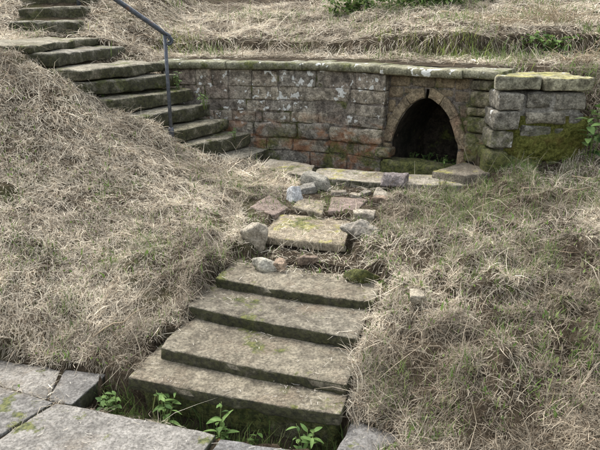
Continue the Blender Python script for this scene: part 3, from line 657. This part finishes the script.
# ------------------------------------------------------------------ cut hay: many loose straws
def excluded(x, y):
    """1 = hay lies here freely, 0 = stone"""
    dens = np.ones(x.shape); X0, Y0 = x, y
    x = x + .05 * fbm2(X0, Y0, 7, 3, 101); y = y + .035 * fbm2(X0, Y0, 7, 3, 102)
    for k in range(4):
        q, _ = step_quad(k); q = np.array(q); c = q.mean(0); dens = np.where(inpoly(x, y, [tuple(c + (p - c) * np.array((.985, 1.0))) for p in q]), .0, dens)
    dens = np.where(inpoly(x, y, S5), .0, dens)
    dens = np.where(inpoly(x, y, LANDING), .06, dens)
    dens = np.where(inpoly(x, y, [(-.45, 3.25), (.42, 2.95), (.36, 3.36), (-.25, 3.48)]), .13, dens)
    for q, z in PAVE: dens = np.where(inpoly(x, y, q), 0, dens)
    x, y = X0, Y0
    ch = np.array(CHANNEL); cc = ch.mean(0)
    dens = np.where(inpoly(x, y, [tuple(cc + (p - cc) * 1.06) for p in ch]) | inpoly(x, y, BASIN), 0, dens)
    dens = np.where(inpoly(x, y, [(-1.35, 2.3), (-.9, 2.3), (-.80, 2.46), (-.70, 2.66), (-1.0, 2.64), (-1.35, 2.60)]), dens * .5, dens)
    dens = np.where((y < 2.12) & (x < .3), 0, dens)
    for (a, c, zz), wd in zip(UP, UW):
        dens = np.where(inpoly(x, y, [a, (a[0] - wd, a[1] + .05), (c[0] - wd, c[1] + .02), c]), 0, dens)
    for a, b, z in TOP: dens = np.where((x > a[0]) & (x < b[0]) & (y > a[1]) & (y < a[1] + .42), 0, dens)
    S, D = wall_sd(x, y)
    dens = np.where((D > -.02) & (D < .36) & (x > -1.3) & (x < 1.75), 0, dens)
    dens = np.where((D >= .36) & (D < LIP - .08) & (x > -1.25) & (x < 1.7), dens * .9, dens)
    dens = np.where((y > 5.1) & (x > -1.2) & (x < .3) & (D < .2), 0, dens)
    bx = (x - BO[0]); by = y - BO[1]; dens = np.where((bx > -.04) & (bx < .68) & (by > -.03) & (by < .53), 0, dens)
    dens = dens * np.clip(.95 + 1.2 * fbm2(X0, Y0, 5.5, 3, 103) - .22 * (X0 > .3), .12, 1)
    zone = np.maximum(sstep(.2, .6, X0) * (Y0 < 4.6), np.exp(-((X0 + .80 - (Y0 - 2.8) * .30) / .3) ** 2) * (Y0 < 3.7) * .9)
    dens = dens * (1 - zone * .78 * (1 - sstep(.03, .20, np.abs(fbm2(X0, Y0, 5.5, 2, 43)))))
    for (cx, cy, cr) in BARE: dens = dens * (1 - .9 * np.exp(-((x - cx) ** 2 + (y - cy) ** 2) / (cr * .9) ** 2))
    return dens
E_ = .02
def grad(x, y):
    return (gs(x + E_, y) - gs(x - E_, y)) / (2 * E_), (gs(x, y + E_) - gs(x, y - E_)) / (2 * E_)
def sample(n, x0, x1, y0, y1, power=1.5, ref=2.2):
    out = []
    tot = 0
    while tot < n:
        m = n * 2; x = rng.uniform(x0, x1, m); y = rng.uniform(y0, y1, m)
        d = np.hypot(x, y); p = np.clip((ref / d) ** power, 0, 1) * excluded(x, y)
        k = (rng.random(m) < p) & (np.abs(x) < .72 * y + .9)
        out.append(np.c_[x[k], y[k]]); tot += k.sum()
    return np.vstack(out)[:n]
def ribbons(name, xy, length, width, seg, palette, mat, lift, stand, flow_amp=1., clump_f=2., up=False, tint=None, droop=1., yaw0=None, ctint=None):
    n = len(xy); x, y = xy.T; z = gs(x, y); gx, gy = grad(x, y)
    gx = np.clip(gx, -2.2, 2.2); gy = np.clip(gy, -2.2, 2.2); sl = np.hypot(gx, gy)
    ang = fbm2(x, y, clump_f, 2, 71) * 6.5 + rng.normal(0, 1.1, n) + (rng.random(n) < .4) * rng.uniform(-3, 3, n)
    dx, dy = np.cos(ang), np.sin(ang)
    wgt = np.clip((sl - .5) / 1.5, 0, .6)
    dx = dx * (1 - wgt) - gx / (sl + 1e-6) * wgt; dy = dy * (1 - wgt) - gy / (sl + 1e-6) * wgt
    if yaw0 is not None: dx, dy = np.cos(yaw0), np.sin(yaw0)
    L = np.hypot(dx, dy) + 1e-6; dx /= L; dy /= L
    ln = length * rng.lognormal(0, .55, n); wd = width * rng.lognormal(0, .35, n)
    sp = gx * dx + gy * dy
    pitch = np.arctan(sp) * .9 + rng.normal(.03, .15, n)
    st = rng.random(n) < stand; pitch = np.where(st, pitch + rng.uniform(.2, .8, n), pitch)
    if up: pitch = rng.uniform(.7, 1.45, n)
    curl = rng.normal(0, 1.5, n); bend = -rng.uniform(.0, .8, n) * droop
    h0 = rng.random(n) ** 1.6 * lift
    p = np.c_[x, y, z + h0]; P = [p.copy()]; D = []
    yaw = np.arctan2(dy, dx)
    for k in range(seg):
        pt = pitch + bend * (k / seg - .3); yw = yaw + curl * (k / seg)
        d = np.c_[np.cos(pt) * np.cos(yw), np.cos(pt) * np.sin(yw), np.sin(pt)]
        p = p + d * (ln / seg)[:, None]
        g = gs(p[:, 0], p[:, 1]) + .002
        if not up: p[:, 2] = np.where(p[:, 2] < g, np.minimum(g, p[:, 2] + .05), p[:, 2])
        P.append(p.copy()); D.append(d)
    roll = rng.uniform(-1, 1, n)
    side = np.c_[-np.sin(yaw), np.cos(yaw), np.zeros(n)] * np.cos(roll)[:, None] + np.c_[np.zeros(n), np.zeros(n), np.ones(n)] * np.sin(roll)[:, None]
    V = np.zeros((n, (seg + 1) * 2, 3)); 
    for k in range(seg + 1):
        f = (1 - (k / seg) ** 2 * .8) * (.75 if k == 0 else 1)
        V[:, 2 * k] = P[k] - side * (wd * f / 2)[:, None]; V[:, 2 * k + 1] = P[k] + side * (wd * f / 2)[:, None]
    b = np.arange(n)[:, None, None] * (seg + 1) * 2
    q = np.array([[2 * k, 2 * k + 1, 2 * k + 3, 2 * k + 2] for k in range(seg)])[None]
    F = (b + q).reshape(-1, 4)
    pal = np.array(palette); wts = pal[:, 3] / pal[:, 3].sum(); c = pal[rng.choice(len(pal), n, p=wts), :3] * rng.uniform(.75, 1.25, n)[:, None]
    if tint is not None: c = c * tint(x, y)
    if ctint is not None: c = c * ctint[:, None]
    C = np.repeat(c[:, None], (seg + 1) * 2, 1)
    return V.reshape(-1, 3), F, C.reshape(-1, 3)
def stack(parts):
    V = []; F = []; C = []; b = 0
    for v, f, c in parts: V.append(v); F.append(f + b); C.append(c); b += len(v)
    return np.vstack(V), np.vstack(F), np.vstack(C)
STRAW = [(.50, .455, .375, 4), (.45, .413, .348, 5), (.37, .335, .28, 4), (.59, .555, .475, 2), (.23, .185, .138, 3), (.13, .103, .078, 2)]
def straw_tint(x, y):
    t = .44 + .5 * fbm2(x, y, 2.2, 3, 81); t = np.clip(t + .22 * sstep(.15, .6, x) * (y < 5) + .25 * np.exp(-((x + .75 - (y - 2.8) * .35) / .3) ** 2) * (y < 3.8), 0, 1)
    a = np.array((1.36, 1.32, 1.23)); b = np.array((.56, .52, .46)); m = 1 + (.42 + .25 * (x > .3)) * fbm2(x, y, 13, 2, 83) + .22 * fbm2(x, y, 30, 1, 84); return (a * (1 - sstep(.35, .85, t))[:, None] + b * sstep(.35, .85, t)[:, None]) * m[:, None]
near = sample(255000, -3.0, 2.9, 1.55, 5.0, 1.5, 2.0)
far = sample(105000, -4.6, 4.6, 4.3, 8.6, .9, 4.4)
def tufts(n, per, x0, x1, y0, y1, ref, spread, length, width):
    c = sample(n, x0, x1, y0, y1, 1.1, ref); a = rng.uniform(0, 6.283, n * per); c = np.repeat(c, per, 0); r = np.abs(rng.normal(0, spread, n * per))
    xy = c + np.c_[np.cos(a), np.sin(a)] * r[:, None]; ct = np.repeat(rng.uniform(.55, 1.2, n), per)
    return ribbons('t', xy, length, width, 3, STRAW, None, .008, .75, tint=straw_tint, droop=2.2, yaw0=a + rng.normal(0, .5, n * per), ctint=ct)
hv = stack([ribbons('n', near, .038, .0018, 2, STRAW, None, .020, .05, tint=straw_tint), ribbons('f', far, .070, .0034, 2, STRAW, None, .028, .10, tint=straw_tint),
            tufts(700, 14, .2, 2.9, 1.7, 4.6, 2.2, .016, .085, .0022), tufts(1100, 16, -3, 2.9, 1.95, 5.0, 2.2, .014, .055, .0020), tufts(900, 12, -4.4, 4.4, 4.4, 8.4, 4.4, .025, .09, .0036)])
hay = tag(npmesh('cut_hay', hv[0], hv[1], M['straw'], hv[2]), 'matted dry cut hay covering the banks', 'hay', kind='stuff')
# scraps of straw and leaf litter on the stones
def litter():
    n = 5200; x = rng.uniform(-1.6, 1.2, n * 3); y = rng.uniform(1.95, 5.0, n * 3); zz = np.full(x.shape, -9.)
    for k in range(4):
        q, z = step_quad(k); zz = np.where(inpoly(x, y, q), z + .004, zz)
    zz = np.where(inpoly(x, y, S5), S5Z + .006, zz); zz = np.where((zz < -1) & inpoly(x, y, LANDING) & (rng.random(x.size) < .8), gs(x, y) + .012, zz)
    for q, z in PAVE: zz = np.where(inpoly(x, y, q) & (rng.random(x.size) < .25), z + .004, zz)
    keep = (zz > -1) & (rng.random(x.size) < np.clip(.35 + fbm2(x, y, 4, 2, 91) * 1.1, .03, 1)); x, y, zz = x[keep], y[keep], zz[keep]
    m = len(x); a = rng.uniform(0, 6.28, m); l = rng.uniform(.006, .05, m) * rng.random(m); wd = rng.uniform(.0005, .0016, m)
    d = np.c_[np.cos(a), np.sin(a), rng.normal(0, .06, m)]; s = np.c_[-np.sin(a), np.cos(a), np.zeros(m)]
    p = np.c_[x, y, zz + .003]; V = np.stack([p - s * wd[:, None], p + s * wd[:, None], p + d * l[:, None] + s * wd[:, None], p + d * l[:, None] - s * wd[:, None]], 1).reshape(-1, 3)
    pal = np.array(STRAW); c = pal[rng.choice(len(pal), m), :3] * .7; return V, np.arange(4 * m).reshape(-1, 4), np.repeat(c, 4, 0)
lv = litter(); tag(npmesh('straw_litter', lv[0], lv[1], M['straw'], lv[2]), 'scraps of straw scattered on the steps and slabs', 'straw', kind='stuff')
# green shoots coming through
GREEN = [(.10, .16, .040, 4), (.15, .215, .06, 3), (.20, .235, .09, 2), (.07, .10, .035, 2), (.26, .25, .14, 1)]
def gsample(n, thr, x0, x1, y0, y1, power, ref, seed):
    c = sample(n * 6, x0, x1, y0, y1, power, ref); k = fbm2(c[:, 0], c[:, 1], 3.1, 3, seed) + rng.normal(0, .22, len(c)) > thr + .1 + .12 - .30 * (c[:, 0] > .3) - .25 * ((c[:, 0] < -2.0) & (c[:, 1] > 4.9) & (c[:, 1] < 6))
    return c[k][:n]
g1 = gsample(23000, .22, -2.9, 2.9, 1.95, 5.0, 1.3, 2.2, 61); g2 = gsample(8000, .32, -4.4, 4.4, 4.4, 8.5, .8, 4.4, 63)
cl = gsample(8000, .16, -2.9, 2.9, 1.95, 5.0, 1.2, 2.2, 65)
m_ = 2600; lx = rng.uniform(-.5, 1.3, m_ * 3); ly = rng.uniform(3.4, 4.9, m_ * 3); kk = inpoly(lx, ly, LANDING) & (fbm2(lx, ly, 5, 2, 67) > -.05) & ~inpoly(lx, ly, S5) & (gs(lx, ly) > .40); ld = np.c_[lx[kk], ly[kk]][:m_]
lt = np.c_[rng.uniform(-2.2, 2.4, 60000), rng.uniform(5.0, 6.9, 60000)]; S_, D_ = wall_sd(lt[:, 0], lt[:, 1]); k_ = (D_ > LIP - .12) & (D_ < LIP + .16) & (fbm2(lt[:, 0], lt[:, 1], 2.4, 2, 69) + rng.normal(0, .12, len(lt)) > .22); lt = lt[k_][:800]
cx_ = rng.uniform(-1.1, .25, 9000); cy_ = rng.uniform(1.98, 2.57, 9000); k_ = inpoly(cx_, cy_, CHANNEL) & (gs(cx_, cy_) < -.03) & (fbm2(cx_, cy_, 6, 2, 70) + .25 * (cx_ < -.7) > -.05); ch_ = np.c_[cx_[k_], cy_[k_]][:1300]
gv = stack([ribbons('g', ch_, .055, .0034, 2, [(.05, .085, .022, 3), (.09, .13, .035, 2), (.14, .16, .06, 1)], None, .01, 0, up=True), ribbons('g', lt, .065, .0048, 2, [(.15, .19, .05, 3), (.24, .26, .08, 3), (.10, .14, .04, 2)], None, .01, 0, up=True), ribbons('g', cl, .014, .011, 2, GREEN, None, .03, 0, up=True), ribbons('g', ld, .028, .0032, 2, GREEN, None, .004, 0, up=True), ribbons('g', g1, .030, .0034, 2, GREEN, None, .012, 0, up=True), ribbons('g', g2, .055, .0055, 2, GREEN, None, .03, 0, up=True)])
tag(npmesh('green_grass', gv[0], gv[1], M['grass'], gv[2]), 'sparse green grass shoots coming through the hay', 'grass', kind='stuff')

# ------------------------------------------------------------------ leafy plants
def leaf_mesh(l, wd, mat, name='leaf', fold=.25, n=6):
    V = []; F = []
    for k in range(n + 1):
        t = k / n; ww = wd * math.sin(math.pi * min(1, t * .93 + .03)) ** .8 * (1 - .25 * t); zz = -.35 * l * t * t
        V += [(-ww, l * t, zz + fold * ww), (0, l * t, zz), (ww, l * t, zz + fold * ww)]
    for k in range(n):
        for j in range(2): F.append((3 * k + j, 3 * k + j + 1, 3 * k + j + 4, 3 * k + j + 3))
    me = bpy.data.meshes.new(name); me.from_pydata(V, [], F); me.polygons.foreach_set('use_smooth', [True] * len(F)); me.materials.append(mat); return me
LM = [leaf_mesh(.048, .011, M['leaf']), leaf_mesh(.062, .012, M['leaf']), leaf_mesh(.036, .011, M['leaf_dark']), leaf_mesh(.028, .009, M['leaf'])]
LD = [leaf_mesh(.07, .02, M['leaf_dark']), leaf_mesh(.055, .017, M['leaf_dark']), leaf_mesh(.06, .02, M['leaf'])]
LDRY = leaf_mesh(.06, .012, M['dry_leaf'])
def plant(name, loc, h, stems, per, spread, label, leaves, seed, scale=1., cat='plant', group=None, dry=0, lean=(0, 0)):
    g = random.Random(seed); t = thing(name, loc, label, cat, group)
    for s in range(stems):
        a = g.uniform(0, 6.28); sp = spread * g.uniform(.2, 1); hh = h * g.uniform(.6, 1.05)
        top = Vector((math.cos(a) * sp + lean[0], math.sin(a) * sp + lean[1], hh)); b = Vector((math.cos(a) * sp * .25, math.sin(a) * sp * .25, -.03)); mid = (top + b) / 2 + Vector((0, 0, .15 * hh)) - Vector((math.cos(a), math.sin(a), 0)) * sp * .15
        pts = [b, (b + mid) / 2, mid, (mid + top) / 2 + Vector((0, 0, .02 * hh)), top]
        V, F = tube(pts, [.0028, .0026, .0022, .0018, .0012], 5); stem = mesh('stem', V, F, M['stem'], None); stem.parent = t
        for k in range(per):
            u = .3 + .7 * (k + g.random() * .6) / per; u = min(u, 1); i = min(3, int(u * 4)); p = pts[i].lerp(pts[i + 1], u * 4 - i)
            o = bpy.data.objects.new('leaf', LDRY if dry and g.random() < dry else g.choice(leaves)); col.objects.link(o); o.parent = stem
            o.location = p; o.rotation_euler = (g.uniform(-.1, .75), g.uniform(-.4, .4), k * 2.4 + a + g.uniform(-.5, .5)); q = scale * g.uniform(.75, 1.2); o.scale = (q, q, q)
    return t
plant('weed', (-.64, 2.265, -.20), .27, 8, 7, .10, 'bushiest broad-leaved weed growing in the gap before the lowest step', LM, 1, .95)
plant('weed', (-.37, 2.165, -.20), .28, 5, 7, .06, 'upright weed in the gap with one withered brown leaf', LM, 2, 1.1, dry=.05)
plant('weed', (.03, 2.06, -.20), .28, 6, 6, .06, 'small weed in the gap near its right end, by the hay', LM, 3, .95)
plant('weed', (-.24, 2.13, -.21), .17, 6, 5, .07, 'low weed in the gap beside the upright weed', LD, 4, .6)
plant('weed', (-.90, 2.39, -.20), .22, 7, 7, .09, 'narrow-leaved grey-green weed at the left end of the gap', LD, 5, .6)
plant('bush', (2.10, 4.17, .64), .56, 6, 8, .16, 'glossy broad-leaved sapling growing at the buttress corner', [leaf_mesh(.10, .026, M['leaf']), leaf_mesh(.085, .022, M['leaf']), leaf_mesh(.09, .026, M['leaf_dark'])], 6, 1.0, 'shrub')
plant('weed', (-1.10, 5.44, 1.10), .17, 4, 6, .08, 'bright weed sprouting where coping meets the upper steps', LM, 7, .9)
plant('weed', (-.86, 5.36, .95), .13, 5, 5, .09, 'pale grassy weed sprouting on the upper steps beside the wall', LM, 8, .8)
plant('weed', (-.60, 5.30, .69), .07, 4, 4, .04, 'tiny weed on the second lowest mossy step', LM, 9, .7)
plant('weed', (-1.62, 4.90, 1.10), .08, 4, 5, .06, 'small weed under the lip of the sixth mossy step', LM, 10, .8)
for k, (sx_, dd) in enumerate([(2.30, .24), (2.42, .30), (2.58, .22), (2.66, .26)]):
    p = wall_pt(np.array([sx_]), np.array([dd]), .46)[0]
    plant('fern', tuple(p), .11, 6, 5, .09, 'dark little fern growing inside the well niche', LD[:2], 20 + k, .55, 'fern', 'ferns in the niche')
p = wall_pt(np.array([2.70]), np.array([-.03]), .555)[0]; plant('weed', tuple(p), .07, 4, 4, .03, 'bright green tuft at the right foot of the well niche', LM, 30, .6)
def shrub(name, loc, rx, rz, n, label, seed, leaves, cat='shrub', group=None, scale=1.):
    """low bramble: a twig skeleton and a crown of separate leaf blades in one foliage mesh"""
    t = thing(name, loc, label, cat, group); g = np.random.default_rng(seed); parts = []
    for k in range(14):
        a = g.uniform(0, 6.28); tip = np.array((math.cos(a) * rx * g.uniform(.3, 1), math.sin(a) * rx * .6 * g.uniform(.3, 1), rz * g.uniform(.4, 1)))
        parts.append(tube([(0, 0, -.05), tip * .5 + (0, 0, .1 * rz), tip], [.007, .005, .003], 5))
    V, F = join(parts); o = mesh('branches', V, F, M['twig'], None); o.parent = t
    u = g.normal(size=(n, 3)); u /= np.linalg.norm(u, axis=1)[:, None]; r = g.random(n) ** .45
    P = u * r[:, None] * np.array((rx, rx * .6, rz * .75)) + np.array((0, 0, rz * .5)); P += .25 * rx * np.stack([fbm(P * 5 + 7 * k, 2, seed + k) for k in range(3)], 1)
    P = P[(P[:, 2] > -.05) & (fbm(P * 7 + seed, 2, seed) > -.25)]; m = len(P)
    a = g.uniform(0, 6.28, m); l = g.uniform(.035, .065, m) * scale; wd = l * .32
    d = np.c_[np.cos(a), np.sin(a), g.normal(-.1, .45, m)]; s = np.c_[-np.sin(a), np.cos(a), g.normal(0, .4, m)]
    Vq = np.stack([P, P + d * (l * .5)[:, None] + s * wd[:, None], P + d * l[:, None] + np.c_[np.zeros(m), np.zeros(m), -l * .25], P + d * (l * .5)[:, None] - s * wd[:, None]], 1).reshape(-1, 3)
    pal = np.array([(.07, .13, .03), (.12, .19, .05), (.17, .24, .07), (.05, .085, .025)]); c = pal[g.integers(0, 4, m)] * g.uniform(.8, 1.2, m)[:, None]
    o = npmesh('foliage', Vq, np.arange(4 * m).reshape(-1, 4), M['grass'], np.repeat(c, 4, 0)); o.parent = t; return t
def on(x, y, dz=0): return (x, y, float(gz(np.array([x]), np.array([y]))[0]) + dz)
shrub('bramble', on(1.35, 7.35), .60, .36, 2600, 'widest dark green bramble on the slope above the well', 601, LD)
shrub('bramble', on(2.15, 7.7), .34, .24, 700, 'smaller green bramble on the slope, right of the widest one', 602, LD)
def brush(loc, label, seed, n, rx, rz):
    t = thing('dead_brush', loc, label, 'brushwood'); g = np.random.default_rng(seed); parts = []
    for k in range(n):
        a = g.uniform(0, 6.28); b = np.array((g.normal(0, rx * .4), g.normal(0, rx * .3), -.03)); tip = b + np.array((math.cos(a) * rx * g.uniform(.2, .9), math.sin(a) * rx * g.uniform(.2, .8), rz * g.uniform(.1, 1))); m = (b + tip) / 2 + np.array((g.normal(0, .05), g.normal(0, .05), rz * .25)); r = g.uniform(.002, .005)
        parts.append(tube([b, (b + m) / 2 + (0, 0, .03), m, tip], [r, r * .9, r * .7, r * .4], 4))
    V, F = join(parts); o = mesh('branches', V, F, M['twig'], None); o.parent = t
brush(on(2.55, 6.3), 'tangle of bare brown twigs on the slope above the buttress', 611, 110, .45, .28)
brush(on(1.9, 6.15), 'low mat of dry twigs along the turf edge above the buttress', 613, 90, .40, .16)
brush(on(2.45, 5.25), 'loose twigs piled just behind the buttress corner', 614, 60, .28, .20)
brush(on(3.0, 5.5), 'second tangle of bare twigs, beside the nettles', 612, 90, .40, .26)
shrub('bramble', on(.6, 7.4), .30, .26, 900, 'thin bramble on the slope, left of the widest one', 604, LD)
shrub('nettle_patch', on(2.35, 5.75), .26, .12, 260, 'low bright nettles growing behind the buttress', 605, LD, 'nettles')
# ------------------------------------------------------------------ dry sticks
def stick(a, b, r, label, seed, sag=.02):
    g = random.Random(seed); A = Vector(a); B = Vector(b); pts = []
    for k in range(6):
        t = k / 5; p = A.lerp(B, t) + Vector((g.uniform(-1, 1), g.uniform(-1, 1), g.uniform(-1, 1))) * .012; pts.append(p)
    V, F = tube(pts, [r, r * .95, r * .9, r * .8, r * .65, r * .4], 6); o = mesh('stick', V, F, M['twig'], origin=a); tag(o, label, 'stick', 'dry sticks on the hay')
for k, (x0, y0, x1, y1, r, lab) in enumerate([(1.95, 4.05, 2.25, 3.85, .006, 'forked-looking pale stick in the hay at the buttress foot'), (1.55, 3.95, 1.95, 3.75, .005, 'thin dry stick lying in front of the buttress'), (-1.10, 2.70, -.85, 2.80, .004, 'pale straight stalk on the hay left of the lowest step'),
        (1.9, 6.3, 2.3, 5.9, .008, 'grey stick leaning down the slope behind the buttress'), (1.5, 6.6, 1.75, 6.2, .007, 'pale stick on the slope above the well niche'), (1.2, 6.5, 1.25, 6.2, .006, 'short bleached stick on the slope between bramble and turf edge'), (2.4, 5.6, 2.3, 5.2, .008, 'dark bent stick beside the nettles')]):
    a = on(x0, y0, .035); b = on(x1, y1, .05); stick(a, b, r, lab, 700 + k)
